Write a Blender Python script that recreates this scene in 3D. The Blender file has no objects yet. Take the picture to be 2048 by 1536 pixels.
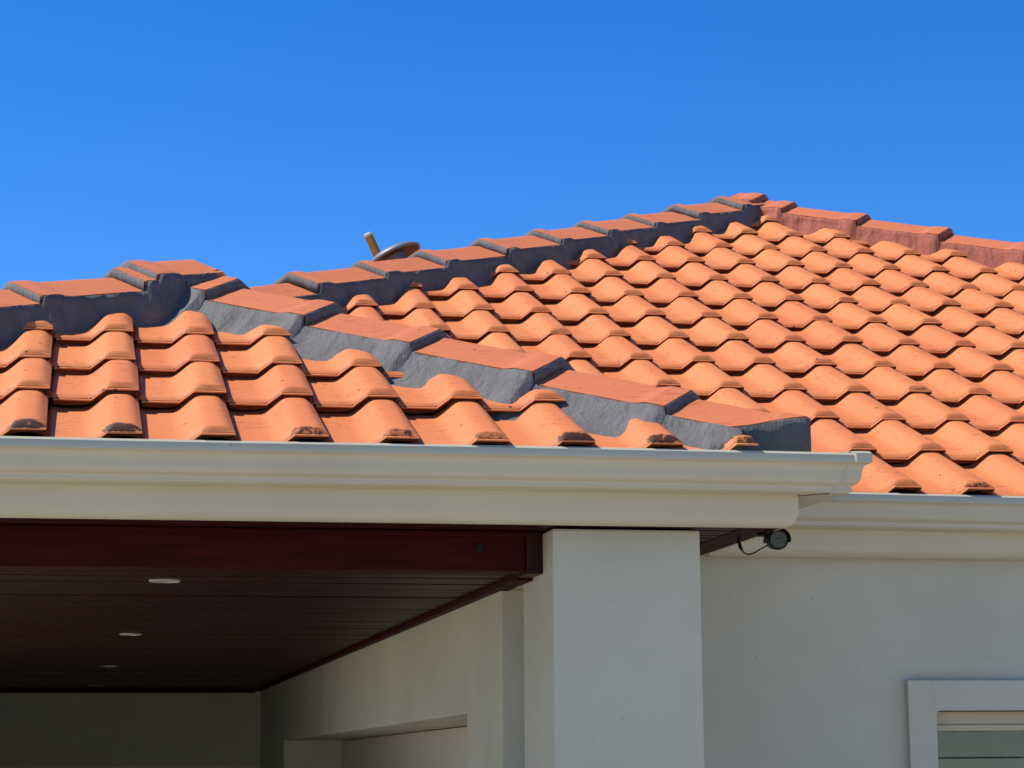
import bpy, bmesh, math, random
import numpy as np
from mathutils import Vector, Matrix, noise as mnoise

random.seed(7)
rng = np.random.default_rng(11)
C = bpy.context.scene.collection
S = bpy.context.scene
EYE = 1.6                      # camera height above the ground; geometry below is written relative to the eye

# ---------------------------------------------------------------- camera
cam_d = bpy.data.cameras.new('camera')
cam_d.sensor_width = 36.0
cam_d.lens = 4500 / 2048 * 36.0
cam_d.clip_start = 0.05
cam_d.clip_end = 4000
cam = bpy.data.objects.new('camera', cam_d)
C.objects.link(cam)
PITCH, YAW, ROLL = math.radians(9.707), math.radians(11.11), math.radians(-0.423)
Fw = Vector((math.sin(YAW) * math.cos(PITCH), math.cos(YAW) * math.cos(PITCH), math.sin(PITCH)))
Rt0 = Vector((math.cos(YAW), -math.sin(YAW), 0)); Up0 = Rt0.cross(Fw)
Rt = math.cos(ROLL) * Rt0 + math.sin(ROLL) * Up0
Up = math.cos(ROLL) * Up0 - math.sin(ROLL) * Rt0
mw = Matrix.Identity(4)
for i in range(3):
    mw[i][0] = Rt[i]; mw[i][1] = Up[i]; mw[i][2] = -Fw[i]
mw[2][3] = EYE
cam.matrix_world = mw
S.camera = cam

# ---------------------------------------------------------------- light
SUN = Vector((-0.56, 0.14, 0.81)).normalized()       # towards the sun: from the left, a little behind the house, high
sun_d = bpy.data.lights.new('sun', 'SUN')
sun_d.energy = 4.8
sun_d.angle = math.radians(0.53)
sun_d.color = (1.0, 0.95, 0.87)
sun = bpy.data.objects.new('sun', sun_d)
C.objects.link(sun)
sun.rotation_euler = SUN.to_track_quat('Z', 'Y').to_euler()
sun.location = (-6, 4, 12)

W = bpy.data.worlds.new('World')
S.world = W
W.use_nodes = True
wt = W.node_tree
bg = wt.nodes['Background']
sky = wt.nodes.new('ShaderNodeTexSky')
sky.sky_type = 'NISHITA'
sky.sun_disc = False
sky.sun_elevation = math.asin(SUN.z)
sky.sun_rotation = math.atan2(SUN.x, SUN.y)
sky.altitude = 3000
sky.air_density = 1.0
sky.dust_density = 0.0
sky.ozone_density = 3.0
hs = wt.nodes.new('ShaderNodeHueSaturation')
hs.inputs['Saturation'].default_value = 1.36
hs.inputs['Hue'].default_value = 0.51
wt.links.new(sky.outputs[0], hs.inputs['Color'])
wt.links.new(hs.outputs[0], bg.inputs[0])
bg.inputs[1].default_value = 0.145

S.view_settings.view_transform = 'Standard'
S.view_settings.look = 'None'
S.view_settings.exposure = 0.45
S.view_settings.gamma = 1
S.view_settings.use_curve_mapping = False

# ---------------------------------------------------------------- materials
def new_mat(name):
    m = bpy.data.materials.new(name); m.use_nodes = True
    return m, m.node_tree, m.node_tree.nodes['Principled BSDF']

def N(nt, typ, **kw):
    n = nt.nodes.new(typ)
    for k, v in kw.items():
        if k.startswith('i_'):
            n.inputs[k[2:].replace('_', ' ')].default_value = v
        else:
            setattr(n, k, v)
    return n

def noise(nt, vec, scale, detail=4, rough=0.55):
    n = N(nt, 'ShaderNodeTexNoise'); n.inputs['Scale'].default_value = scale
    n.inputs['Detail'].default_value = detail; n.inputs['Roughness'].default_value = rough
    nt.links.new(vec, n.inputs['Vector']); return n.outputs['Fac']

def ramp(nt, fac, a, b, ca=(0, 0, 0, 1), cb=(1, 1, 1, 1)):
    r = N(nt, 'ShaderNodeValToRGB')
    r.color_ramp.elements[0].position = a; r.color_ramp.elements[1].position = b
    r.color_ramp.elements[0].color = ca; r.color_ramp.elements[1].color = cb
    nt.links.new(fac, r.inputs[0]); return r.outputs[0]

def mix(nt, fac, a, b, mode='MIX'):
    m = N(nt, 'ShaderNodeMix', data_type='RGBA', blend_type=mode)
    for sock, v in ((m.inputs['Factor'], fac), (m.inputs['A'], a), (m.inputs['B'], b)):
        pass
    ins = [s for s in m.inputs if s.enabled]
    def put(s, v):
        if isinstance(v, (int, float)): s.default_value = v
        elif isinstance(v, tuple): s.default_value = v if len(v) == 4 else (*v, 1)
        else: nt.links.new(v, s)
    put(m.inputs[0], fac); put(m.inputs[6], a); put(m.inputs[7], b)
    return m.outputs[2]

def math_n(nt, op, a, b=None, clamp=False):
    m = N(nt, 'ShaderNodeMath', operation=op); m.use_clamp = clamp
    for s, v in zip(m.inputs, (a, b)):
        if v is None: continue
        if isinstance(v, (int, float)): s.default_value = v
        else: nt.links.new(v, s)
    return m.outputs[0]

def bump(nt, bs, h, strength, dist):
    b = N(nt, 'ShaderNodeBump'); b.inputs['Strength'].default_value = strength
    b.inputs['Distance'].default_value = dist
    nt.links.new(h, b.inputs['Height']); nt.links.new(b.outputs[0], bs.inputs['Normal'])

def coords(nt, scale=(1, 1, 1)):
    g = N(nt, 'ShaderNodeNewGeometry'); mp = N(nt, 'ShaderNodeMapping')
    mp.inputs['Scale'].default_value = scale
    nt.links.new(g.outputs['Position'], mp.inputs['Vector']); return mp.outputs[0]

def terracotta(name, colA, colB, use_attr=True, rough=0.62):
    m, nt, bs = new_mat(name)
    v = coords(nt)
    base = mix(nt, 0.5, (*colA, 1), (*colB, 1))
    if use_attr:
        at = N(nt, 'ShaderNodeAttribute', attribute_name='tint')
        base = mix(nt, at.outputs['Fac'], (*colA, 1), (*colB, 1))
    big = noise(nt, v, 9, 5)
    base = mix(nt, math_n(nt, 'MULTIPLY', big, 0.35), base, (colB[0] * 0.82, colB[1] * 0.74, colB[2] * 0.7, 1))
    # faint rubbed streaks across the tiles
    vs = coords(nt, (14, 70, 70))
    st = ramp(nt, noise(nt, vs, 1.6, 3), 0.54, 0.68)
    patch = ramp(nt, noise(nt, v, 5, 2), 0.45, 0.6)
    st = math_n(nt, 'MULTIPLY', math_n(nt, 'MULTIPLY', st, patch), 0.85)
    base = mix(nt, st, base, (colB[0] * 0.55, colB[1] * 0.42, colB[2] * 0.38, 1))
    # fine grain
    gr = noise(nt, v, 420, 2)
    base = mix(nt, math_n(nt, 'MULTIPLY', ramp(nt, gr, 0.35, 0.7), 0.13), base, (colA[0] * 0.7, colA[1] * 0.6, colA[2] * 0.55, 1))
    # small dark lichen specks
    vo = N(nt, 'ShaderNodeTexVoronoi'); vo.inputs['Scale'].default_value = 32
    nt.links.new(v, vo.inputs['Vector'])
    sel = ramp(nt, noise(nt, v, 7, 2), 0.44, 0.50)
    sep = N(nt, 'ShaderNodeSeparateColor'); nt.links.new(vo.outputs['Color'], sep.inputs[0])
    size = math_n(nt, 'MULTIPLY', math_n(nt, 'POWER', sep.outputs[0], 2.2), 0.17)
    spk = math_n(nt, 'MULTIPLY', math_n(nt, 'LESS_THAN', vo.outputs['Distance'], size), sel)
    base = mix(nt, math_n(nt, 'MULTIPLY', spk, 0.85), base, (0.05, 0.018, 0.012, 1))
    if use_attr:
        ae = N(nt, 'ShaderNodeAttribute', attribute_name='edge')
        grime_shade = mix(nt, ramp(nt, noise(nt, v, 45, 5, 0.7), 0.35, 0.65), (0.20, 0.042, 0.018, 1), (0.085, 0.022, 0.012, 1))  # grimy tile fronts, with the shade under the lip painted into the colour
        base = mix(nt, ae.outputs['Fac'], base, grime_shade)
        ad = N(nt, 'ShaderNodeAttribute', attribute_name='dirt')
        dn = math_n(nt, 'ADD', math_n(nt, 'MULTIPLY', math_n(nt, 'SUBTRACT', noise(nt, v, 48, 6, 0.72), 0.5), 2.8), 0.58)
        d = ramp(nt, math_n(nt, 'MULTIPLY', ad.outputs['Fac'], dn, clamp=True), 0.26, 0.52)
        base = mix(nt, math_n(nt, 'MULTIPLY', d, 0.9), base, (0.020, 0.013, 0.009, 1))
    nt.links.new(base, bs.inputs['Base Color'])
    bs.inputs['Roughness'].default_value = rough
    bs.inputs['Specular IOR Level'].default_value = 0.22
    hh = math_n(nt, 'ADD', math_n(nt, 'MULTIPLY', gr, 0.4), noise(nt, v, 60, 4))
    bump(nt, bs, hh, 0.22, 0.004)
    return m

def mortar(name, col, col2):
    m, nt, bs = new_mat(name)
    v = coords(nt)
    a = noise(nt, v, 16, 6)
    base = mix(nt, ramp(nt, a, 0.3, 0.72), (*col, 1), (*col2, 1))
    g = noise(nt, v, 330, 2)
    base = mix(nt, math_n(nt, 'MULTIPLY', ramp(nt, g, 0.55, 0.72), 0.35), base, (min(col2[0] * 2.0, 1), min(col2[1] * 2.0, 1), min(col2[2] * 2.0, 1), 1))
    nt.links.new(base, bs.inputs['Base Color'])
    bs.inputs['Roughness'].default_value = 0.8
    vs = coords(nt, (1, 1, 0.25))
    tr = noise(nt, vs, 70, 4)
    hh = math_n(nt, 'ADD', math_n(nt, 'MULTIPLY', g, 0.3), tr)
    bump(nt, bs, hh, 0.6, 0.009)
    return m

def paint(name, col, rough=0.4, bumpv=0.0, bscale=300, var=0.06, dirtcol=None):
    m, nt, bs = new_mat(name)
    v = coords(nt)
    n1 = noise(nt, v, 3.0, 5)
    dark = tuple(c * (1 - var * 2) for c in col)
    base = mix(nt, ramp(nt, n1, 0.3, 0.75), (*col, 1), (*dark, 1))
    sp = ramp(nt, noise(nt, v, 38, 3), 0.735, 0.76)
    base = mix(nt, math_n(nt, 'MULTIPLY', sp, 0.35), base, (col[0] * 0.35, col[1] * 0.32, col[2] * 0.28, 1))
    nt.links.new(base, bs.inputs['Base Color'])
    bs.inputs['Roughness'].default_value = rough
    if bumpv:
        bump(nt, bs, noise(nt, v, bscale, 4, 0.6), bumpv, 0.004)
    return m

def wood(name, col, col2, rough, axis_scale, spec=0.22):
    m, nt, bs = new_mat(name)
    v = coords(nt, axis_scale)
    a = noise(nt, v, 1.0, 6, 0.6)
    base = mix(nt, ramp(nt, a, 0.35, 0.7), (*col, 1), (*col2, 1))
    nt.links.new(base, bs.inputs['Base Color'])
    bs.inputs['Roughness'].default_value = rough
    bs.inputs['Specular IOR Level'].default_value = spec
    bump(nt, bs, a, 0.15, 0.003)
    return m

def plain(name, col, rough=0.5, metal=0.0, spec=0.5):
    m, nt, bs = new_mat(name)
    v = coords(nt)
    base = mix(nt, math_n(nt, 'MULTIPLY', noise(nt, v, 60, 4), 0.5), (*col, 1), tuple(c * 0.7 for c in col) + (1,))
    nt.links.new(base, bs.inputs['Base Color'])
    bs.inputs['Roughness'].default_value = rough
    bs.inputs['Metallic'].default_value = metal
    bs.inputs['Specular IOR Level'].default_value = spec
    return m

MT = {}
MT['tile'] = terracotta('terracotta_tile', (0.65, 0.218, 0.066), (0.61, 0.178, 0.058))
MT['cap'] = terracotta('terracotta_cap', (0.57, 0.176, 0.066), (0.54, 0.155, 0.058), use_attr=False)
MT['under'] = plain('roof_underlay', (0.22, 0.075, 0.035), 0.9)
MT['grey_mortar'] = mortar('grey_pointing', (0.082, 0.077, 0.071), (0.130, 0.123, 0.114))
MT['red_mortar'] = mortar('red_pointing', (0.25, 0.056, 0.027), (0.34, 0.086, 0.042))
MT['cream'] = paint('cream_gutter_paint', (0.53, 0.485, 0.335), 0.35, 0.02, 40, 0.05)
MT['render'] = paint('cream_render', (0.555, 0.53, 0.392), 0.75, 0.5, 230, 0.075)
MT['surround'] = paint('window_surround_render', (0.545, 0.51, 0.375), 0.7, 0.15, 260, 0.03)
MT['alu'] = paint('cream_window_frame', (0.52, 0.45, 0.29), 0.4, 0, 10, 0.03)
MT['lining'] = wood('stained_lining', (0.046, 0.0075, 0.0050), (0.018, 0.0034, 0.0026), 0.40, (5, 90, 90), 0.12)
MT['beam'] = wood('stained_beam', (0.050, 0.0055, 0.003), (0.026, 0.0030, 0.002), 0.55, (5, 70, 70), 0.06)
MT['side'] = wood('stained_side', (0.05, 0.011, 0.008), (0.026, 0.006, 0.005), 0.6, (70, 6, 70), 0.06)
MT['black'] = plain('black_plastic', (0.006, 0.006, 0.007), 0.5, 0.0, 0.18)
MT['chrome'] = plain('downlight_trim', (0.42, 0.40, 0.35), 0.35, 0.3)
MT['lampface'] = plain('downlight_glass', (0.03, 0.026, 0.022), 0.5, 0.0, 0.15)
MT['yellow'] = paint('weathered_yellow_paint', (0.66, 0.37, 0.03), 0.7, 0.3, 120, 0.3)
MT['white'] = plain('white_cap', (0.75, 0.74, 0.72), 0.5)
MT['zinc'] = plain('grey_metal', (0.15, 0.165, 0.19), 0.5, 0.1)
MT['crack'] = plain('crack_line', (0.42, 0.40, 0.295), 0.8)
MT['dark'] = plain('dark_underside', (0.014, 0.013, 0.016), 0.7)
MT['door'] = paint('cream_door', (0.66, 0.60, 0.47), 0.5, 0.0, 10, 0.04)
MT['curtain'] = paint('curtain_cloth', (0.20, 0.225, 0.20), 0.9, 0, 10, 0.05)
# ground: pale concrete and gravel
m, nt, bs = new_mat('concrete_ground')
v = coords(nt)
g = mix(nt, ramp(nt, noise(nt, v, 1.2, 6), 0.3, 0.7), (0.47, 0.41, 0.32, 1), (0.37, 0.32, 0.245, 1))
nt.links.new(g, bs.inputs['Base Color']); bs.inputs['Roughness'].default_value = 0.9
bump(nt, bs, noise(nt, v, 140, 3), 0.3, 0.01)
MT['ground'] = m
# window glass
m, nt, bs = new_mat('window_glass')
bs.inputs['Base Color'].default_value = (0.75, 0.82, 0.80, 1)
bs.inputs['Roughness'].default_value = 0.02
bs.inputs['Transmission Weight'].default_value = 1.0
bs.inputs['IOR'].default_value = 1.45
MT['glass'] = m
m, nt, bs = new_mat('tinted_glass')
bs.inputs['Base Color'].default_value = (0.42, 0.50, 0.56, 1)
bs.inputs['Roughness'].default_value = 0.02
bs.inputs['Transmission Weight'].default_value = 1.0
MT['glass_tint'] = m
m, nt, bs = new_mat('lens_glass')
v = coords(nt)
bs.inputs['Base Color'].default_value = (0.022, 0.028, 0.026, 1)
bs.inputs['Roughness'].default_value = 0.12
MT['lens'] = m
MT['led'] = plain('camera_led', (0.07, 0.085, 0.07), 0.3)

# ---------------------------------------------------------------- mesh helpers
HOUSE = bpy.data.objects.new('house', None)
C.objects.link(HOUSE)
HOUSE.location = (1.0, 8.0, 0.0)
HOUSE['label'] = 'cream rendered house with hipped orange terracotta tile roofs and dark timber lined porch'
HOUSE['category'] = 'house'

def origin_of(o):
    v = Vector((0, 0, 0))
    while o is not None:
        v += o.location; o = o.parent
    return v

class MB:
    def __init__(s):
        s.v = []; s.f = []; s.sm = []
    def add(s, verts, faces, smooth=False):
        k = len(s.v)
        s.v += [tuple(p) for p in verts]
        s.f += [tuple(i + k for i in f) for f in faces]
        s.sm += [smooth] * len(faces)
        return s
    def box(s, x0, x1, y0, y1, z0, z1):
        vs = [(x, y, z) for z in (z0, z1) for y in (y0, y1) for x in (x0, x1)]
        return s.add(vs, [(0, 2, 3, 1), (4, 5, 7, 6), (0, 1, 5, 4), (2, 6, 7, 3), (0, 4, 6, 2), (1, 3, 7, 5)])
    def grid(s, P, smooth=True, flip=False):       # P: rows of points
        r, c = len(P), len(P[0])
        vs = [p for row in P for p in row]
        fs = []
        for i in range(r - 1):
            for j in range(c - 1):
                q = (i * c + j, i * c + j + 1, (i + 1) * c + j + 1, (i + 1) * c + j)
                fs.append(q[::-1] if flip else q)
        return s.add(vs, fs, smooth)
    def tube(s, pts, r, n=10, caps=True, smooth=True):
        pts = [Vector(p) for p in pts]
        rr = r if isinstance(r, (list, tuple)) else [r] * len(pts)
        rings = []
        up = Vector((0, 0, 1))
        for i, p in enumerate(pts):
            d = (pts[min(i + 1, len(pts) - 1)] - pts[max(i - 1, 0)]).normalized()
            a = d.cross(up)
            if a.length < 1e-3: a = d.cross(Vector((1, 0, 0)))
            a.normalize(); b = a.cross(d)
            rings.append([p + (a * math.cos(t) + b * math.sin(t)) * rr[i] for t in [2 * math.pi * k / n for k in range(n)]])
        k = len(s.v)
        for g in rings: s.v += [tuple(p) for p in g]
        for i in range(len(rings) - 1):
            for j in range(n):
                s.f.append((k + i * n + j, k + i * n + (j + 1) % n, k + (i + 1) * n + (j + 1) % n, k + (i + 1) * n + j)); s.sm.append(smooth)
        if caps:
            s.f.append(tuple(k + j for j in range(n))[::-1]); s.sm.append(False)
            s.f.append(tuple(k + (len(rings) - 1) * n + j for j in range(n))); s.sm.append(False)
        return s
    def build(s, name, mat, parent=None, bevel=0, attrs=None, recalc=True):
        me = bpy.data.meshes.new(name)
        me.from_pydata([(x, y, z + EYE) for x, y, z in s.v], [], s.f)
        me.polygons.foreach_set('use_smooth', s.sm)
        me.materials.append(mat)
        o = bpy.data.objects.new(name, me)
        C.objects.link(o)
        if recalc or bevel:
            bm = bmesh.new(); bm.from_mesh(me)
            if recalc: bmesh.ops.recalc_face_normals(bm, faces=bm.faces)
            if bevel:
                bmesh.ops.bevel(bm, geom=[e for e in bm.edges if len(e.link_faces) == 2 and e.calc_face_angle(0) > 0.5], offset=bevel, segments=2, profile=0.6, affect='EDGES')
            bm.to_mesh(me); bm.free()
        if parent is not None: attach(o, parent)
        return o

def attach(o, parent):
    off = origin_of(parent)
    o.data.transform(Matrix.Translation(-off - o.location)) if o.location.length == 0 else None
    o.parent = parent

def sweep(path, prof, smooth_prof=False):
    """path: (x, y, ox, oy) ; prof: (d, z) -> MB"""
    b = MB()
    P = [[(x + ox * d, y + oy * d, z + dz) for d, z in prof] for x, y, ox, oy, dz in path]
    b.grid(P, smooth=smooth_prof)
    return b

# ---------------------------------------------------------------- roof geometry
PIT = math.radians(24.453); T = math.tan(PIT); cP, sP = math.cos(PIT), math.sin(PIT)
YP, YM, ZE = 5.07, 5.805, 0.74          # porch eave, main eave (lip of gutter), reference height
ZB = ZE - 0.047                         # plane on which the backs of the tiles lie
CW = 0.21                               # cover width of a tile

def smooth(a, b, x):
    t = min(max((x - a) / (b - a), 0), 1); return t * t * (3 - 2 * t)

def body(u):
    h = 0.005 + 0.004 * (1 - smooth(0, 0.12, u)) - 0.002 * math.sin(math.pi * min(u / 0.5, 1))
    r = smooth(0.43, 0.73, u) * 0.029
    r += 0.004 * math.sin(math.pi * min(max((u - 0.62) / 0.42, 0), 1))
    r -= 0.010 * max((u - 0.90) / 0.14, 0) ** 2
    if u < 0.05: h -= 0.009
    return h + r
def flange(u):
    if u < 0.50: return 0.0
    if u < 0.67: return 0.029 * (u - 0.50) / 0.17
    return 0.029

UB = [0.0, 0.049, 0.052, 0.09, 0.15, 0.22, 0.30, 0.38, 0.44, 0.48, 0.52, 0.56, 0.60, 0.64, 0.68, 0.72, 0.77, 0.82, 0.87, 0.91, 0.95, 0.98, 1.01, 1.035]
UF = [0.075, 0.2, 0.35, 0.48, 0.50, 0.52, 0.56, 0.60, 0.64, 0.67, 0.69, 0.75, 0.82, 0.9, 0.97, 1.035]

def tile_template(g, eave=False):
    """one tile as (u, v, h, dirt) arrays and faces; v up the slope from its front edge"""
    tilt = 0.030
    vs, fs, sm, ed = [], [], [], []
    L = g + 0.07
    def H(u, v): return body(u) + tilt * (1 - v / g) + 0.009 * smooth(0.46, 0.74, u) * (1 - 0.5 * smooth(0.93, 1.035, u)) * max(v / g, 0)
    ve = 0.0065; vn = 0.023
    vl = [ve, 0.0095, 0.0125, 0.0155, 0.0185, 0.021, vn, 0.029, 0.06, 0.11, 0.18, 0.26, g * 0.93, L]
    def add_grid(rows, smooth_, edge=0.0):
        k = len(vs); r, c = len(rows), len(rows[0])
        for row in rows: vs.extend(row); ed.extend([edge] * len(row))
        for i in range(r - 1):
            for j in range(c - 1):
                fs.append((k + i * c + j, k + i * c + j + 1, k + (i + 1) * c + j + 1, k + (i + 1) * c + j)); sm.append(smooth_)
    def nose(u, v):
        top = H(u, vn)
        lo = flange(u) + 0.0260
        if v >= vn: return H(u, v)
        t = (v - ve) / (vn - ve)
        k = 1 - (1 - t) ** 1.45
        return lo + (top - lo) * k
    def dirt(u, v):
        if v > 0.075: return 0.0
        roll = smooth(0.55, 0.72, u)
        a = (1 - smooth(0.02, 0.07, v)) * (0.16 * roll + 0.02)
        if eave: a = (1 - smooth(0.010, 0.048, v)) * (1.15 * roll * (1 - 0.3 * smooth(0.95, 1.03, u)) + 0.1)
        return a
    add_grid([[(u, v, nose(u, v) if u >= 0.05 else min(nose(u, v), H(u, v)), dirt(u, v)) for u in UB] for v in vl], True)
    # flange ledge and front face
    add_grid([[(u, 0.0, flange(u) + 0.0240, dirt(u, 0) * 0.6) for u in UF], [(u, ve + 0.002, flange(u) + 0.0253, dirt(u, 0) * 0.6) for u in UF]], False)
    def lipb(u): return max(flange(u) + 0.0208, body(u) + 0.004)
    add_grid([[(u, 0.0, min(lipb(u), flange(u) + 0.0235), 0.1) for u in UF], [(u, 0.0, flange(u) + 0.0240, 0.1) for u in UF]], False)
    add_grid([[(u, 0.020, min(lipb(u), flange(u) + 0.0225), 0.1) for u in UF], [(u, 0.0, min(lipb(u), flange(u) + 0.0235), 0.1) for u in UF]], False, 1.0)  # recess under the lip gets the shade-darkened colour
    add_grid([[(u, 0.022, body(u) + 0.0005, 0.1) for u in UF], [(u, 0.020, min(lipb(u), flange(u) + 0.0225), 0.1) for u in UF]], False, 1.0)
    # left end of the front face
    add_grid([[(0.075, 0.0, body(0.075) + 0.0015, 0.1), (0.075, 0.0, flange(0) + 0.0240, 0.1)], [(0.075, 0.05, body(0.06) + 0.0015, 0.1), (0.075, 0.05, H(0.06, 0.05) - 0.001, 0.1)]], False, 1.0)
    # right side of the roll
    ur = UB[-1]
    rows = [[(ur, 0.0, flange(ur) + 0.0240, 0.1)] + [(ur, v, nose(ur, v), 0.0) for v in vl],
            [(ur, 0.0, flange(ur) + 0.016, 0.1)] + [(ur, v, max(nose(ur, v) - 0.013, 0.004), 0.15) for v in vl],
            [(ur - 0.03, 0.0, flange(ur) + 0.015, 0.3)] + [(ur - 0.03, v, max(nose(ur, v) - 0.014, 0.004), 0.3) for v in vl],
            [(ur - 0.035, 0.0, 0.002, 0.3)] + [(ur - 0.035, v, -0.004, 0.3) for v in vl]]
    add_grid(rows, False)
    return np.array(vs), fs, sm, np.array(ed)

def tile_field(name, mapf, x_phase, cols, s_list, g, keep, cuts, mat, parent):
    """all the tiles of one slope in one mesh, trimmed at the hips"""
    TE = tile_template(g, True); TN = tile_template(g, False)
    V, Fc, SM, tint, dirt, edg = [], [], [], [], [], []
    nv = 0
    for r, s0 in enumerate(s_list):
        tv, tf, tsm, te = TE if r == 0 else TN
        for c in range(cols[0], cols[1]):
            x_r = x_phase + CW * c                 # right front corner
            if not keep(x_r - CW / 2, s0 + g / 2): continue
            jx, js, jh, jr = rng.normal(0, 0.0016), rng.normal(0, 0.0030), rng.normal(0, 0.0012), rng.normal(0, 0.008)
            x = x_r - 1.035 * CW + tv[:, 0] * CW
            s = s0 + tv[:, 1] + js + jr * (tv[:, 0] - 0.5) * CW
            x = x + jx - jr * tv[:, 1]
            h = tv[:, 2] + jh
            V.append(mapf(x, s, h))
            Fc += [tuple(i + nv for i in f) for f in tf]; SM += tsm
            t = float(np.clip(rng.normal(0.45, 0.28), 0, 1))
            tint.append(np.full(len(tv), t)); dirt.append(tv[:, 3] * (rng.uniform(0.25, 1.35) if r == 0 else rng.uniform(0.2, 1.5)))
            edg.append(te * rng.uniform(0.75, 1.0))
            nv += len(tv)
    V = np.concatenate(V); tint = np.concatenate(tint); dirt = np.concatenate(dirt)
    V[:, 2] += EYE
    me = bpy.data.meshes.new(name)
    me.from_pydata(V.tolist(), [], Fc)
    me.polygons.foreach_set('use_smooth', SM)
    a = me.attributes.new('tint', 'FLOAT', 'POINT'); a.data.foreach_set('value', tint.astype(np.float32))
    a = me.attributes.new('dirt', 'FLOAT', 'POINT'); a.data.foreach_set('value', dirt.astype(np.float32))
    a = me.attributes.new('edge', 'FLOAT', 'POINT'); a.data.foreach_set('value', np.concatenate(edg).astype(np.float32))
    me.materials.append(mat)
    o = bpy.data.objects.new(name, me); C.objects.link(o)
    bm = bmesh.new(); bm.from_mesh(me)
    for cut in cuts:
        p, nrm = cut[:2]
        fs = bm.faces[:] if len(cut) == 2 else [f for f in bm.faces if f.calc_center_median().z > cut[2] + EYE]   # upper courses only
        es = {e for f in fs for e in f.edges}; vs = {v for f in fs for v in f.verts}
        bmesh.ops.bisect_plane(bm, geom=list(vs) + list(es) + fs, dist=1e-5, plane_co=Vector(p) + Vector((0, 0, EYE)), plane_no=nrm, clear_outer=True)
    bm.to_mesh(me); bm.free()
    attach(o, parent)
    return o

def front_map(Y0):
    def f(x, s, h):
        return np.stack([x, Y0 + s * cP - h * sP, ZB + s * sP + h * cP], axis=1)
    return f

# hips: ridge-line points (top of the caps)
PA = Vector((0.30, 6.510, 1.470)); PR = Vector((1.738, 5.142, 0.833)); PL = Vector((-1.55, 5.09, 0.862))
MA = Vector((3.056, 9.836, 2.659)); ML = MA + (Vector((0.728, 7.809, 1.737)) - MA) * 1.87; MR = MA + (Vector((3.794, 9.164, 2.353)) - MA) * 5.75

def hip_cut(A, B, inside, off=0.155):
    d = (B - A); n = Vector((-d.y, d.x, 0)).normalized()
    if (inside - A).dot(n) > 0: n = -n
    return (A - n * off, n)

inP = Vector((0.3, 5.2, 0)); inM = Vector((3.0, 6.0, 0))
porch_cuts = [hip_cut(PA, PR, inP, 0.212) + (0.95,), hip_cut(PA, PR, inP, 0.150), hip_cut(PA, PL, inP)]
main_cuts = [hip_cut(MA, MR, inM, 0.185), hip_cut(MA, ML, inM)]

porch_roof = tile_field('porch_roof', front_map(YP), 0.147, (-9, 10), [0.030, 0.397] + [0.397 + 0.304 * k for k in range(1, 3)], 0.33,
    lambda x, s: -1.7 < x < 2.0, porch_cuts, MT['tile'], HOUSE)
porch_roof['label'] = 'small front hip roof over the porch'

def main_keep(x, s):
    y = YM + s * cP; z = ZB + s * sP
    if x > 6.6 or x < -1.3: return False
    if z < ZB + (y - YP) * T - 0.12 and x < 1.45 and y < 6.5 and x > -1: return False
    return True
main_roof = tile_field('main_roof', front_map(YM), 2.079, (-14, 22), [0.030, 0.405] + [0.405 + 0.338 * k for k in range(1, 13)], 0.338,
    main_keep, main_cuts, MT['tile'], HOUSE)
main_roof['label'] = 'large hip roof rising behind the porch roof'

# the slopes that face away, with their own tiles
def plane_map(E0, ex, up):                       # E0 eave point, ex along eave, up = unit vector up the slope
    ex = Vector(ex).normalized(); up = Vector(up).normalized(); n = ex.cross(up)
    def f(x, s, h):
        return np.stack([E0[i] + x * ex[i] + s * up[i] + h * n[i] for i in range(3)], axis=1)
    return f
rise = (PA.z - PR.z) / (PR.x - PA.x)
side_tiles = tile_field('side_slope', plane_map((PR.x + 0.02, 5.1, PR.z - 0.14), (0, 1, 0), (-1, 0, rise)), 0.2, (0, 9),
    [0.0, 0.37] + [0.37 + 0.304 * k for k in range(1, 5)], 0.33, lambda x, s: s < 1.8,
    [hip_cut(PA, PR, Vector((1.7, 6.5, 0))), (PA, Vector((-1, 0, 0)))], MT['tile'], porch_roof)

def sheet(name, pts, mat, parent, faces=None):
    b = MB(); b.add(pts, faces or [tuple(range(len(pts)))]); return b.build(name, mat, parent, recalc=False)
dz = Vector((0, 0, -0.16))
Pback = Vector((PA.x, 7.35, PA.z)); 
sheet('roof_back', [PA + dz, PL + dz, Vector((PL.x, 8.2, PL.z)) + dz, Pback + Vector((0, 0.5, 0)) + dz], MT['under'], porch_roof)
MBk = MA + Vector((0, 3.0, 0))
sheet('roof_back', [MA + dz, MR + dz, Vector((MR.x, 16, MR.z)) + dz, MBk + dz, Vector((ML.x, 16, ML.z)) + dz, ML + dz],
      MT['tile'], main_roof, [(0, 1, 2, 3), (0, 3, 4, 5)])
# solid deck under the front slopes
def deck(name, Y0, A, L, R, parent):
    z = lambda y: ZB - 0.03 + (y - Y0) * T
    y0 = Y0 + 0.06
    sheet(name, [(L.x, y0, z(y0)), (R.x, y0, z(y0)), (A.x, A.y - 0.05, z(A.y - 0.05))], MT['under'], parent)
deck('roof_deck', YP, PA, PL, PR, porch_roof)
deck('roof_deck', YM, MA, ML, MR, main_roof)

# ---------------------------------------------------------------- hip caps and pointing
CAPW, CAPD = 0.141, 0.060
def nz(p, s=1.0): return mnoise.noise(Vector(p) * s)

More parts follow.
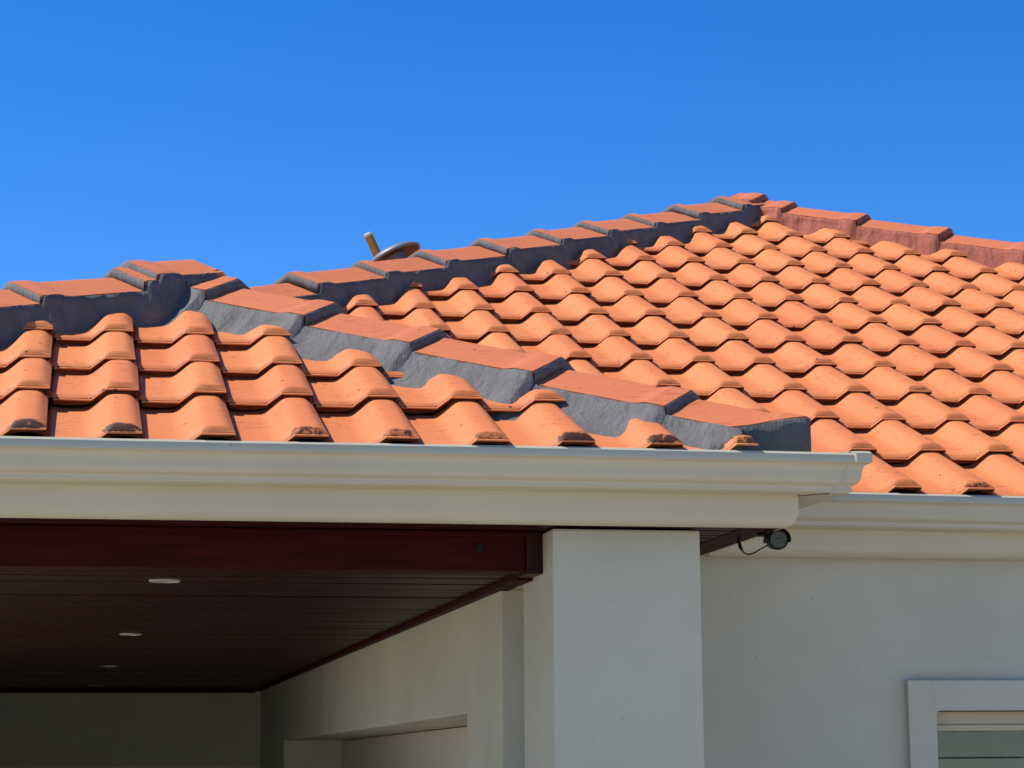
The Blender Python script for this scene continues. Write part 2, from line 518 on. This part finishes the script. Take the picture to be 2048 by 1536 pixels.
def hip(A, B, tips, parent, mmat, Y0, top_raise=0.018, end_cut=False, zshift=0.0, lowq=0.205, lim=False):
    """tips: x of each cap's lower end, from the apex down"""
    d = B - A; Lh = math.hypot(d.x, d.y); a = d / Lh                       # per metre of plan length, downhill
    side = Vector((-a.y, a.x, 0))
    tt = [(x - A.x) / a.x for x in tips]
    def ridge(t): return A + a * t + Vector((0, 0, zshift))
    zedge = []                                                             # (t0, t1, func) for the bedding
    mort = MB()
    for i, t1 in enumerate(tt):
        t0 = tt[i - 1] - 0.02 if i > 0 else -0.03
        zo = top_raise if i == 0 else 0.0
        jit = [rng.normal(0, 0.003), rng.normal(0, 0.003), rng.normal(0, 0.004)]
        cap_mb = MB()
        n = 16
        def zprof(t, t1=t1, t0=t0, zo=zo, jit=jit):
            q = t1 - t
            e = max((t1 - max(t0, 0)), 0.1)
            return zo + jit[0] - 0.008 * smooth(0.05, 0.095, q) - 0.018 * min(q / 0.34, 1.2)
        ts = [t1, t1 - 0.008, t1 - 0.03, t1 - 0.05, t1 - 0.062, t1 - 0.075, t1 - 0.09, t1 - 0.105]
        ts = [t for t in ts if t > t0 + 0.02]
        rest = ts[-1] - t0
        ts += [ts[-1] - rest * k / 6 for k in range(1, 7)]
        qs = [-1, -0.75, -0.5, -0.25, -0.05, 0, 0.05, 0.25, 0.5, 0.75, 1]
        def pt(t, q, dzz=0.0, w=CAPW):
            yaw = jit[2] * (t1 - t)
            drop = CAPD * (abs(q) if abs(q) > 0.06 else abs(q) * 0.6 + 0.01)
            if end_cut and i == len(tt) - 1: t = t - 0.142 * abs(q) * max(1 - (t1 - t) / 0.26, 0)
            fl = 1 + 0.03 * (1 - smooth(0.05, 0.1, t1 - t))
            wob = 0.0012 * nz((t * 9 + i, q * 4, 3.1))
            return ridge(t) + side * (q * w * fl + yaw) + Vector((0, 0, zprof(t) - drop + dzz + wob))
        P = [[pt(t, q) for q in qs] for t in ts]
        Q = [[pt(t, q, -0.013, CAPW - 0.004) for q in qs] for t in ts]
        cap_mb.grid(P, True)
        cap_mb.grid(Q, True)
        for row in (0, -1):
            cap_mb.grid([P[row], Q[row]], False)
        for col in (0, -1):
            cap_mb.grid([[r[col] for r in P], [r[col] for r in Q]], False)
        co = cap_mb.build('hip_cap', MT['cap'], parent, recalc=True)
        # pointing under the lower end of the cap
        rows = []
        jj = 0.003
        qf = [-1 + k / 12 for k in range(25)]
        hgt = 0.033 + (0.006 if i == 0 else 0)
        last = (i == len(tt) - 1 and end_cut)
        for (off, dzz) in ((0.0, -0.002), (0.006, -0.004), (0.0065, -hgt * 0.5), (0.005, -hgt), (-0.05, -hgt - 0.002)):
            if last and dzz < -0.01: dzz = -0.13 if dzz < -0.02 else -0.06
            wq = CAPW - 0.001
            rows.append([pt(t1, q, 0, wq) + a * (off + 0.004 * nz((q * 3, i * 7.1, off * 90))) + Vector((0, 0, dzz + 0.003 * nz((q * 4, i * 3.3, dzz * 60)))) for q in qf])
        mort.grid(rows, True)
        zedge.append((tt[i - 1] if i > 0 else 0, t1, zprof))
    # bedding strips along both sides, and the core that fills the cap from below
    tend = tt[-1]
    if end_cut: tend -= 0.112
    nn = int(tend / 0.009)
    def lookup(t):
        return next(z for (ta, tb, z) in zedge if ta - 1e-6 <= t <= tb + 1e-6)
    core = []
    for k in range(-6, nn + 1):
        t = min(tend * k / nn, tend - 0.004)
        f = lookup(max(t, 0))
        R = ridge(t)
        core.append([R + side * (q * (CAPW - 0.006)) + Vector((0, 0, f(max(t, 0)) - CAPD * abs(q) - 0.0115)) for q in (-1, -0.5, 0, 0.5, 1)])
    mort.grid(core, True)
    for sg in (-1, 1):
        rows = []
        for k in range(nn + 1):
            t = min(tend * k / nn, tend - 0.001)
            f = lookup(t)
            R = ridge(t)
            zt = R.z + f(t) - CAPD - 0.003
            ws = side * (sg if (side * sg).y < 0 else -sg)
            pl = R + ws * lowq
            zb = ZB - 0.012 + (pl.y - Y0) * T          # base plane under this place (the far slope mirrors it)
            lip = 0.004 * nz((t * 14, sg * 5, 0.3)) + 0.003 * nz((t * 45, sg * 5, 0.9))
            edge_end = min(abs(t - tb_ + 0.02) for (_, tb_, _) in zedge)
            fat = 0.013 * math.exp(-(edge_end / 0.040) ** 2)
            streak = nz((t * 26, sg * 9 + 0.5, 4.4))
            row = []
            for m_ in range(13):
                fr = m_ / 12
                bulge = fat + 0.007 * nz((t * 10, fr * 2.2, sg * 3 + 1)) + 0.0065 * streak + 0.003 * nz((t * 60, fr * 3, sg)) + 0.0025 * nz((t * 95, fr * 9, sg * 2))
                q = (CAPW + 0.001) + (lowq - CAPW) * (fr ** 1.35) + bulge * math.sin(math.pi * min(fr * 1.1 + 0.06, 1))
                z = zt + (zb - zt) * (fr ** 1.12)
                if m_ == 0: q, z = CAPW - 0.012, zt - 0.001 + lip * 0.3
                if m_ == 1: q, z = CAPW + 0.004 + fat * 0.6 + lip * 0.4, zt + 0.001 + lip
                sk = 0.96 * max(q - CAPW, 0) * max(1 - (tend - t) / 0.15, 0) if end_cut else 0
                row.append(R + a * sk + side * (sg * q) + Vector((0, 0, z - R.z - a.z * sk)))
            rows.append(row)
        mort.grid(rows, True)
    if lim:                                    # the pointing stops inside the gutter
        mort.v = [(min(max(x, -1.66), 1.845), max(y, 5.094), max(z, 0.712)) for x, y, z in mort.v]
    mo = mort.build('mortar_bedding', mmat, parent, recalc=True)
    return mo

hip(PA + Vector((0, 0, -0.008)), PR, [0.395, 0.450, 0.703, 0.960, 1.236, 1.51, 1.738], porch_roof, MT['grey_mortar'], YP, end_cut=True, lowq=0.322, lim=True)
hip(PA + Vector((0, -0.01, 0.01)), PL, [0.130, 0.095, -0.185, -0.46, -0.74, -1.02, -1.30, -1.5], porch_roof, MT['grey_mortar'], YP, top_raise=0.016, end_cut=True, lowq=0.186, lim=True)
hip(MA, ML, [2.86, 2.587, 2.32, 2.06, 1.81, 1.543, 1.264, 1.006, 0.728, 0.46, 0.19, -0.08, -0.35, -0.62, -0.9, -1.2], main_roof, MT['grey_mortar'], YM, top_raise=0.006, lowq=0.178)
hip(MA + Vector((0, 0, -0.005)), MR + Vector((0, 0, -0.005)), [3.125, 3.235, 3.50] + [3.785 + 0.287 * k for k in range(12)], main_roof, MT['red_mortar'], YM, top_raise=0.006, lowq=0.20)

# ---------------------------------------------------------------- gutters, fascias, eaves
LIP = 0.739
GP = [(-0.040, LIP - 0.090), (-0.038, LIP - 0.0925), (0.062, LIP - 0.092), (0.0665, LIP - 0.0905), (0.069, LIP - 0.087), (0.069, LIP - 0.0785), (0.0705, LIP - 0.0765),
      (0.0775, LIP - 0.0735), (0.0835, LIP - 0.0685), (0.0873, LIP - 0.0620), (0.0888, LIP - 0.0550), (0.0893, LIP - 0.0475), (0.0905, LIP - 0.0410),
      (0.0928, LIP - 0.0345), (0.0965, LIP - 0.0285), (0.1010, LIP - 0.0255), (0.1085, LIP - 0.0245), (0.1100, LIP - 0.0230), (0.1100, LIP - 0.0062),
      (0.1096, LIP - 0.0055), (0.1052, LIP - 0.0008), (0.1044, LIP), (0.0960, LIP), (0.0940, LIP - 0.0030), (0.0935, LIP - 0.018)]
FX, FY, MY = 1.757, 5.18, 5.915
LX = -1.56
def gutter(path):
    b = MB()
    # flat facets where the profile turns sharply, smooth along the ogee
    segs = [(0, 2), (1, 5), (4, 7), (6, 16), (15, 18), (17, 20), (19, 21), (20, 23), (22, 26)]
    P = [[(x + ox * d, y + oy * d, z + dz_) for d, z in GP] for x, y, ox, oy, dz_ in path]
    for s0, s1 in segs:
        for i in range(len(P) - 1):
            b.grid([P[i][s0:s1], P[i + 1][s0:s1]], True)
    return b
def along(x0, x1, y, n, sag=0.0):
    return [(x0 + (x1 - x0) * k / n, y, 0, -1, sag * math.sin(3.0 * k / n * math.pi)) for k in range(1, n)]
pg = gutter([(LX, 9.0, -1, 0, 0), (LX, FY, -1, -1, 0)] + along(LX, FX, FY, 12, 0.0012) + [(FX, FY, 1, -1, 0), (FX, MY, 1, -1, 0)]).build('gutter', MT['cream'], HOUSE, recalc=False)
fall = lambda x: -0.008 * (x - 2.0)
mg = gutter([(FX, MY, 1, -1, 0)] + [(x, MY, 0, -1, fall(x)) for x in (2.2, 2.8, 3.4, 4.2, 5.2, 6.6, 7.6)]).build('gutter', MT['cream'], HOUSE, recalc=False)
# mitre joiner that laps the porch gutter at its corner
b = MB()
G2 = [(d + 0.0045, z + (0.0040 if i > 18 else -0.002 if i < 5 else 0)) for i, (d, z) in enumerate(GP)]
J0 = [(FX + d - 0.040, FY - d, z) for d, z in G2[1:]]
J1 = [(FX + d, FY - d, z) for d, z in G2[1:]]
J2 = [(FX + d, FY - d + 0.040, z) for d, z in G2[1:]]
b.grid([J0, J1], False); b.grid([J1, J2], False)
E0 = [(FX + d - 0.040, FY - d, z) for d, z in [(d - 0.007, z) for d, z in G2[1:]]]
b.grid([E0, J0], False)
b.build('gutter_joiner', MT['cream'], pg, recalc=False)

FP = [(-0.02, 0.705), (0.0, 0.705), (0.0, 0.606), (-0.0015, 0.597), (-0.005, 0.588), (-0.011, 0.5795), (-0.019, 0.5735), (-0.028, 0.571), (-0.034, 0.5705), (-0.034, 0.60)]
fpx = FX - 0.036
def fascia(path):
    b = MB()
    P = [[(x + ox * d, y + oy * d, z) for d, z in FP] for x, y, ox, oy in path]
    for i in range(len(P) - 1):
        b.grid([P[i][0:2], P[i + 1][0:2]], False); b.grid([P[i][1:9], P[i + 1][1:9]], True); b.grid([P[i][8:], P[i + 1][8:]], False)
    return b
fascia([(LX + 0.03, 9.0, -1, 0), (LX + 0.03, FY, -1, -1), (fpx, FY, 1, -1), (fpx, MY + 0.02, 1, 0)]).build('fascia', MT['cream'], HOUSE, recalc=False)
fascia([(fpx - 0.01, MY, 0, -1), (4.5, MY, 0, -1), (7.5, MY, 0, -1)]).build('fascia', MT['cream'], HOUSE, recalc=False)
MB().box(LX + 0.06, fpx + 0.10, FY - 0.04, FY - 0.002, 0.7, 0.705)
# small apron that closes the eave behind the gutter
MB().box(LX + 0.02, fpx - 0.002, FY + 0.004, FY + 0.03, 0.60, 0.70).build('eave_batten', MT['under'], HOUSE)
MB().box(fpx + 0.1, 7.5, MY + 0.004, MY + 0.03, 0.60, 0.70).build('eave_batten', MT['under'], HOUSE)

# boarded soffit of the porch eave (boards run along the front), with a side board
def boarded(x0, x1, y0, y1, z, bw, groove=0.006, along_x=True):
    b = MB(); pr = []
    n = max(int(round((y1 - y0) / bw)), 1); bw = (y1 - y0) / n
    for k in range(n):
        a = y0 + k * bw
        jz = rng.normal(0, 0.0008)
        pr += [(a, z + groove), (a + 0.008, z + jz), (a + bw - 0.008, z + jz), (a + bw, z + groove)]
    P0 = [(x0, y, zz) for y, zz in pr]; P1 = [(x1, y, zz) for y, zz in pr]
    b.grid([P0, P1], False)
    return b
boarded(LX + 0.05, 1.60, FY + 0.03, 5.44, 0.574, 0.062).build('soffit', MT['lining'], HOUSE, recalc=False)
boarded(1.134, 1.60, 5.44, 5.97, 0.574, 0.062).build('soffit', MT['lining'], HOUSE, recalc=False)
MB().box(1.60, fpx - 0.030, FY + 0.03, 5.97, 0.572, 0.60).build('soffit_edge_board', MT['side'], HOUSE, bevel=0.002)

# beam across the porch opening, moulding and end plate
beam = MB().box(-0.85, 1.092, 5.405, 5.50, 0.477, 0.563).build('beam', MT['beam'], HOUSE, bevel=0.003)
MB().tube([(0.979, 5.407, 0.531), (0.979, 5.4035, 0.531)], 0.009, 14).build('knot_hole', MT['black'], beam)
MB().box(-0.85, 1.098, 5.385, 5.404, 0.560, 0.5735).build('moulding', MT['beam'], beam, bevel=0.003)
MB().box(1.0925, 1.1335, 5.395, 5.52, 0.470, 0.5735).build('end_plate', MT['lining'], beam, bevel=0.003)

# timber lined porch ceiling, boards along the front, with cornice trims
CZ = 0.483; BY = 13.5
ceil = boarded(-0.95, 1.13, 5.50, BY, CZ, 0.095, 0.008).build('porch_ceiling', MT['lining'], HOUSE, recalc=False)
MB().box(1.092, 1.1165, 5.521, BY - 0.02, 0.464, 0.484).build('ceiling_trim', MT['beam'], ceil, bevel=0.004)
MB().box(-0.95, 1.085, BY - 0.045, BY - 0.002, 0.455, 0.484).build('ceiling_trim', MT['beam'], ceil, bevel=0.004)
# board above the ceiling keeps daylight out of the roof space
MB().box(-1.3, 1.6, 5.45, BY + 0.2, 0.60, 0.62).build('ceiling_backing', MT['under'], ceil)

# ---------------------------------------------------------------- walls and pillars
G = -EYE
pil = MB().box(1.134, 1.502, 5.282, 5.648, G - 0.05, 0.5705).build('pillar', MT['render'], HOUSE, bevel=0.006)
pil2 = MB().box(-1.25, -0.88, 5.282, 5.648, G - 0.05, 0.5705).build('pillar', MT['render'], HOUSE, bevel=0.006)
MB().box(1.1175, 1.50, 5.6485, 5.90, 0.4705, 0.5735).build('wall_header', MT['render'], HOUSE)
MB().box(1.1165, 1.1335, 5.521, 5.86, 0.464, 0.4700).build('ceiling_trim', MT['beam'], ceil)
# porch side wall with a wide recessed opening
b = MB()
XW, XI = 1.118, 1.42
b.box(XW, XI + 0.05, 5.86, 6.40, G, 0.470)
b.box(XW, XI + 0.05, 12.0, BY + 0.03, G, 0.470)
b.box(XW, XI + 0.05, 6.4005, 11.9995, 0.156, 0.470)
b.build('side_wall', MT['render'], HOUSE, bevel=0.005)
dr = MB()
dr.box(XI, XI + 0.04, 6.41, 9.60, G, 0.153)
dr.build('sliding_door', MT['door'], HOUSE, bevel=0.004)
dr = MB(); dr.box(XI + 0.005, XI + 0.04, 9.625, 11.99, G, 0.153); dr.build('sliding_door', MT['door'], HOUSE, bevel=0.004)
MB().box(XI + 0.06, XI + 0.08, 6.0, BY + 0.1, G, 0.60).build('door_light_block', MT['under'], HOUSE)  # unseen sheet added to stop daylight coming through between the door panels
MB().box(-0.96, XI + 0.06, BY + 0.06, BY + 0.12, 0.10, 0.60).build('wall_lining', MT['under'], HOUSE)
# back wall with a door head low in the frame
b = MB(); b.box(-1.04, XI, BY, BY + 0.04, 0.034, 0.470); b.build('back_wall', MT['render'], HOUSE, bevel=0.004)
MB().box(-1.04, XI, BY + 0.043, BY + 0.09, G, 0.10).build('back_door', MT['door'], HOUSE, bevel=0.003)
MB().box(-1.05, -0.95, 9.4, BY + 0.03, G, 0.470).build('side_wall', MT['render'], HOUSE, bevel=0.004)

# main front wall with the window opening
WY = 5.985
wx0, wz1 = 2.363, 0.151
b = MB()
b.box(1.47, wx0, WY, WY + 0.2, G, 0.60)
b.box(wx0, 4.4, WY, WY + 0.2, wz1, 0.60)
b.box(wx0, 4.4, WY, WY + 0.2, G, -1.0)
b.box(4.4, 7.5, WY, WY + 0.2, G, 0.60)
b.box(7.4, 7.5, WY + 0.21, 9.49, G, 0.60)
wall = b.build('front_wall', MT['render'], HOUSE)
bm = bmesh.new(); bm.from_mesh(wall.data); bmesh.ops.remove_doubles(bm, verts=bm.verts, dist=1e-5); bm.to_mesh(wall.data); bm.free()
# wall between house front and porch back, closing the room
MB().box(1.60, 7.5, 9.5, 9.6, G, 0.60).build('inner_wall', MT['render'], HOUSE)
MB().box(1.60, 7.5, WY + 0.2, 9.5, 0.55, 0.58).build('inner_ceiling', MT['white'], HOUSE)

# ---------------------------------------------------------------- window
win = bpy.data.objects.new('window', None); C.objects.link(win)
win.parent = HOUSE
win.location = Vector((wx0, WY, -1.0 + EYE)) - HOUSE.location
def surround():
    """projecting rendered band with rounded inner corners"""
    b = MB()
    y0 = WY - 0.024
    xo, zo, xi, zi, r = 2.283, 0.234, wx0, wz1, 0.013
    outer = [(xo, -1.08), (xo, zo), (4.48, zo), (4.48, -1.08)]
    inner = [(xi, -1.0)] + [(xi, zi - r)] + [(xi + r - r * math.cos(t), zi - r + r * math.sin(t)) for t in [math.pi / 2 * k / 6 for k in range(1, 6)]] + [(xi + r, zi)] + [(4.4, zi), (4.4, -1.0)]
    # front faces as strips from the outer to the inner outline
    def strip(oa, ob, ia, ib):
        b.add([(oa[0], y0, oa[1]), (ob[0], y0, ob[1]), (ib[0], y0, ib[1]), (ia[0], y0, ia[1])], [(0, 1, 2, 3)])
    k = len(inner)
    b.add([(x, y0, z) for x, z in [outer[0], outer[1]] + inner[:5][::-1]], [tuple(range(7))])
    b.add([(x, y0, z) for x, z in [outer[1], outer[2], inner[k - 2]] + inner[4:k - 2][::-1]], [tuple(range(3 + len(inner[4:k - 2])))])
    b.add([(x, y0, z) for x, z in [outer[2], outer[3], inner[k - 1], inner[k - 2]]], [(0, 1, 2, 3)])
    b.add([(x, y0, z) for x, z in [outer[3], outer[0], inner[0], inner[k - 1]]], [(0, 1, 2, 3)])
    lo = outer + [outer[0]]
    b.grid([[(x, y0, z) for x, z in lo], [(x, WY + 0.002, z) for x, z in lo]], False)
    li = inner + [inner[0]]
    b.grid([[(x, y0, z) for x, z in li], [(x, WY + 0.09, z) for x, z in li]], False)
    o = b.build('window_surround', MT['surround'], win)
    return o
surround()
fr = MB()
fy = WY + 0.045
fr.box(wx0 - 0.002, 4.4, fy, fy + 0.05, 0.1125, 0.150)
fr.box(wx0 + 0.001, 4.4, fy - 0.008, fy + 0.05, 0.096, 0.1122)
fr.box(wx0 - 0.002, wx0 + 0.012, fy, fy + 0.05, -1.0, 0.0955)
frame = fr.build('window_frame', MT['alu'], win, bevel=0.0015)
sash = MB().box(wx0 + 0.0125, 4.395, fy + 0.006, fy + 0.03, 0.019, 0.0235)
sash.box(wx0 + 0.0125, wx0 + 0.020, fy + 0.006, fy + 0.03, -1.0, 0.0095)
sash.build('sash', MT['dark'], win, bevel=0.0015)
MB().box(wx0 + 0.0125, 4.395, fy + 0.034, fy + 0.038, -1.0, 0.0955).build('window_pane', MT['glass'], win)

MB().box(wx0 + 0.0205, 4.39, fy + 0.012, fy + 0.016, -1.0, 0.0188).build('window_pane', MT['glass_tint'], win)
# hairline crack across the corner of the window surround
def crack(name, pts, y, par):
    b = MB(); P = []
    for i in range(len(pts) - 1):
        for k in range(6):
            t = k / 6; x = pts[i][0] + (pts[i + 1][0] - pts[i][0]) * t; z = pts[i][1] + (pts[i + 1][1] - pts[i][1]) * t
            P.append((x + 0.0022 * nz((z * 60, i, 1.7)), y, z))
    P.append((pts[-1][0], y, pts[-1][1]))
    b.tube(P, 0.0004, 5); b.build(name, MT['crack'], par)
crack('crack', [(2.352, 0.233), (2.356, 0.21), (2.357, 0.185), (2.360, 0.162), (2.3655, 0.1495)], WY - 0.024, bpy.data.objects['window_surround'])
# curtain hanging inside the window
b = MB()
P = []
nx = 160
for z in (0.13, -0.3, -1.05):
    P.append([(2.30 + 2.15 * k / nx, WY + 0.30 + 0.018 * math.sin(k * 0.9) + 0.012 * math.sin(k * 0.37 + 1), z) for k in range(nx + 1)])
b.grid(P, True)
b.grid([[(x, y + 0.004, z) for x, y, z in r] for r in P], True)
cur = b.build('curtain', MT['curtain'], None, recalc=False)
cur['label'] = 'pale greenish curtain hanging inside behind the window glass'
cur['category'] = 'curtain'

# ---------------------------------------------------------------- security camera
def thing(name, label, cat, loc, group=None):
    o = bpy.data.objects.new(name, None); C.objects.link(o)
    o.location = (loc[0], loc[1], loc[2] + EYE)
    o['label'] = label; o['category'] = cat
    if group: o['group'] = group
    return o
sc = thing('security_camera', 'small black bullet security camera under the porch eave corner, its cable looping beside it', 'camera', (1.70, 5.33, 0.572))
c0 = Vector((1.703, 5.285, 0.5505)); ax = Vector((-0.20, -0.97, -0.06)).normalized()
c1 = c0 - ax * 0.10
def ringpts(c, ax, r, n=28, a0=0, a1=2 * math.pi):
    u = ax.cross(Vector((0, 0, 1))).normalized(); w = u.cross(ax)
    return [c + (u * math.cos(a0 + (a1 - a0) * k / n) + w * math.sin(a0 + (a1 - a0) * k / n)) * r for k in range(n + 1)]
b = MB(); R = 0.0245
prof = [(-0.112, 0.001), (-0.112, R * 0.72), (-0.105, R * 0.86), (-0.04, R * 0.9), (-0.036, R), (-0.004, R), (0.0, R * 0.96), (0.0, R * 0.86), (-0.006, R * 0.84), (-0.006, 0.001)]
b.grid([ringpts(c0 + ax * t, ax, r) for t, r in prof], True)
b.build('housing', MT['black'], sc, recalc=True)
b = MB()
a0, a1 = math.radians(-12), math.radians(192)
outer = [ringpts(c0 + ax * t, ax, R * 1.17, 24, a0, a1) for t in (-0.095, 0.016)]
inner = [ringpts(c0 + ax * t, ax, R * 1.08, 24, a0, a1) for t in (-0.095, 0.016)]
b.grid(outer, True); b.grid(inner, True); b.grid([outer[1], inner[1]], False); b.grid([outer[0], inner[0]], False)
b.build('sun_hood', MT['black'], sc, recalc=True)
b = MB(); b.grid([ringpts(c0 - ax * 0.0045, ax, r) for r in (R * 0.83, 0.0005)], True)
ln = b.build('lens_window', MT['lens'], sc, recalc=True)
b = MB()
for k in range(8):
    q = ringpts(c0 - ax * 0.004, ax, R * 0.58, 8)[k]
    b.tube([q, q + ax * 0.001], 0.0022, 8)
b.build('infrared_light', MT['led'], ln)
b = MB(); b.grid([ringpts(c0 - ax * 0.004, ax, 0.006), ringpts(c0 - ax * 0.002, ax, 0.006), ringpts(c0 - ax * 0.002, ax, 0.0003)], True)
b.build('lens', MT['led'], ln)
b = MB()
b.tube([c0 - ax * 0.06 + Vector((0, 0, 0.015)), (1.692, 5.35, 0.5735)], [0.007, 0.009], 12)
b.tube([(1.690, 5.35, 0.5655), (1.690, 5.35, 0.5735)], 0.021, 20)
b.build('bracket', MT['black'], sc)
p0 = c1 + ax * 0.02 + Vector((-0.012, 0, -0.008))
pts = [Vector((1.650, 5.45, 0.572)), Vector((1.651, 5.45, 0.560)), Vector((1.6545, 5.448, 0.545)), Vector((1.660, 5.44, 0.533)), Vector((1.668, 5.43, 0.5275)), Vector((1.680, 5.42, 0.530)), Vector((1.692, 5.405, 0.538)), Vector((1.703, 5.39, 0.5445)), p0]
def cr(pts, n=6):
    out = []
    for i in range(len(pts) - 1):
        a, b_, c_, d = pts[max(i - 1, 0)], pts[i], pts[i + 1], pts[min(i + 2, len(pts) - 1)]
        for k in range(n):
            t = k / n
            out.append(0.5 * ((2 * b_) + (c_ - a) * t + (2 * a - 5 * b_ + 4 * c_ - d) * t * t + (3 * b_ - a - 3 * c_ + d) * t ** 3))
    out.append(pts[-1]); return out
cb = MB().tube(cr(pts), 0.0018, 8).build('cable', MT['black'], sc)
MB().tube([pts[0], pts[1], pts[2], pts[2] + (pts[3] - pts[2]) * 0.6], [0.003, 0.0042, 0.0044, 0.0024], 10).build('plug', MT['black'], cb)

# ---------------------------------------------------------------- downlights
dl = [((0.234, 5.828), 'recessed round downlight in the dark porch ceiling, nearest the front beam, the largest in view'),
      ((0.211, 8.139), 'recessed round downlight in the porch ceiling, second from the front beam'),
      ((0.184, 10.615), 'recessed round downlight in the porch ceiling, third from the front beam, faintly visible'),
      ((0.152, 12.98), 'recessed round downlight in the porch ceiling, closest to the dark back wall')]
def make_downlight():
    t = thing('downlight', '', 'ceiling light', (0, 0, CZ), 'recessed downlights in the porch ceiling')
    t.location = (0, 0, CZ + EYE)
    b = MB()
    n = 36
    def ring(r, z): return [(r * math.cos(2 * math.pi * k / n), r * math.sin(2 * math.pi * k / n), CZ + z) for k in range(n + 1)]
    b.grid([ring(0.040, 0.001), ring(0.040, -0.002), ring(0.0385, -0.0040), ring(0.0355, -0.0030), ring(0.034, 0.003)], True)
    b.build('trim_ring', MT['chrome'], t)
    b = MB(); b.grid([ring(0.034, 0.003), ring(0.030, 0.004), ring(0.0005, 0.005)], False)
    b.build('lamp_face', MT['lampface'], t)
    return t
proto = make_downlight()
for i, ((x, y), lab) in enumerate(dl):
    if i == 0: o = proto
    else:
        o = proto.copy(); C.objects.link(o)
        for ch in list(proto.children):
            c = ch.copy(); C.objects.link(c); c.parent = o
    o.location = (x, y, CZ + EYE - 0.001); o['label'] = lab

# ---------------------------------------------------------------- round roof vent and yellow post behind the main hip
un = Vector((-math.sin(PIT), 0, math.cos(PIT)))
uv = Vector((-0.40, 0.15, 0.90)).normalized()      # normal of the left slope
vt = thing('roof_vent', 'round grey disc shaped roof vent peeking over the long hip of the main roof', 'roof vent', (1.28, 8.62, 1.85))
cv = Vector((1.232, 8.70, 2.022))
ex = Vector((math.cos(PIT), 0, math.sin(PIT))); ey = Vector((0, 1, 0))
vx = (ex - uv * ex.dot(uv)).normalized(); vy = uv.cross(vx)
def disc(r, h, n=48): return [cv + (vx * math.cos(2 * math.pi * k / n) + vy * math.sin(2 * math.pi * k / n)) * r + uv * h for k in range(n + 1)]
MB().grid([disc(0.0005, 0.026), disc(0.05, 0.024), disc(0.09, 0.017), disc(0.104, 0.008), disc(0.110, 0.0)], True).build('dome', MT['zinc'], vt)
MB().grid([disc(0.110, 0.002), disc(0.1135, -0.002), disc(0.1135, -0.008), disc(0.109, -0.010), disc(0.106, -0.006)], True).build('rim', MT['zinc'], vt)
MB().grid([disc(0.106, -0.006), disc(0.07, -0.004), disc(0.045, -0.004)], True).build('underside', MT['dark'], vt)
MB().grid([disc(0.045, -0.004), disc(0.045, -0.25)], True).build('stem', MT['zinc'], vt)
yp = thing('post', 'short weathered yellow post with white top leaning behind the main roof hip', 'post', (1.20, 8.75, 1.8))
y0 = Vector((1.190, 8.85, 2.050)) - un * 0.16; y1 = y0 + un * 0.262
b = MB()
ry = math.radians(-38); exx = (ex * math.cos(ry) + ey * math.sin(ry)) * 0.0135; eyy = (ey * math.cos(ry) - ex * math.sin(ry)) * 0.0135
def quad(p, k=1.0): return [p + exx * k * sx + eyy * k * sy for sx, sy in ((-1, -1), (1, -1), (1, 1), (-1, 1), (-1, -1))]
b.grid([quad(y0), quad(y0 + (y1 - y0) * 0.5, 1.02), quad(y1)], False)
b.add(quad(y1)[:4], [(0, 1, 2, 3)])
b.build('shaft', MT['yellow'], yp, bevel=0.003)
b = MB(); b.grid([quad(y1 - un * 0.006, 1.08), quad(y1 + un * 0.004, 1.08), quad(y1 + un * 0.007, 0.7)], False); b.add(quad(y1 + un * 0.007, 0.7)[:4], [(0, 1, 2, 3)])
b.build('post_cap', MT['white'], yp)

# ---------------------------------------------------------------- ground
gs = MB(); gs.add([(-600, -600, G), (600, -600, G), (600, 900, G), (-600, 900, G)], [(0, 1, 2, 3)])
gr = gs.build('ground', MT['ground'], None, recalc=False); gr['kind'] = 'structure'
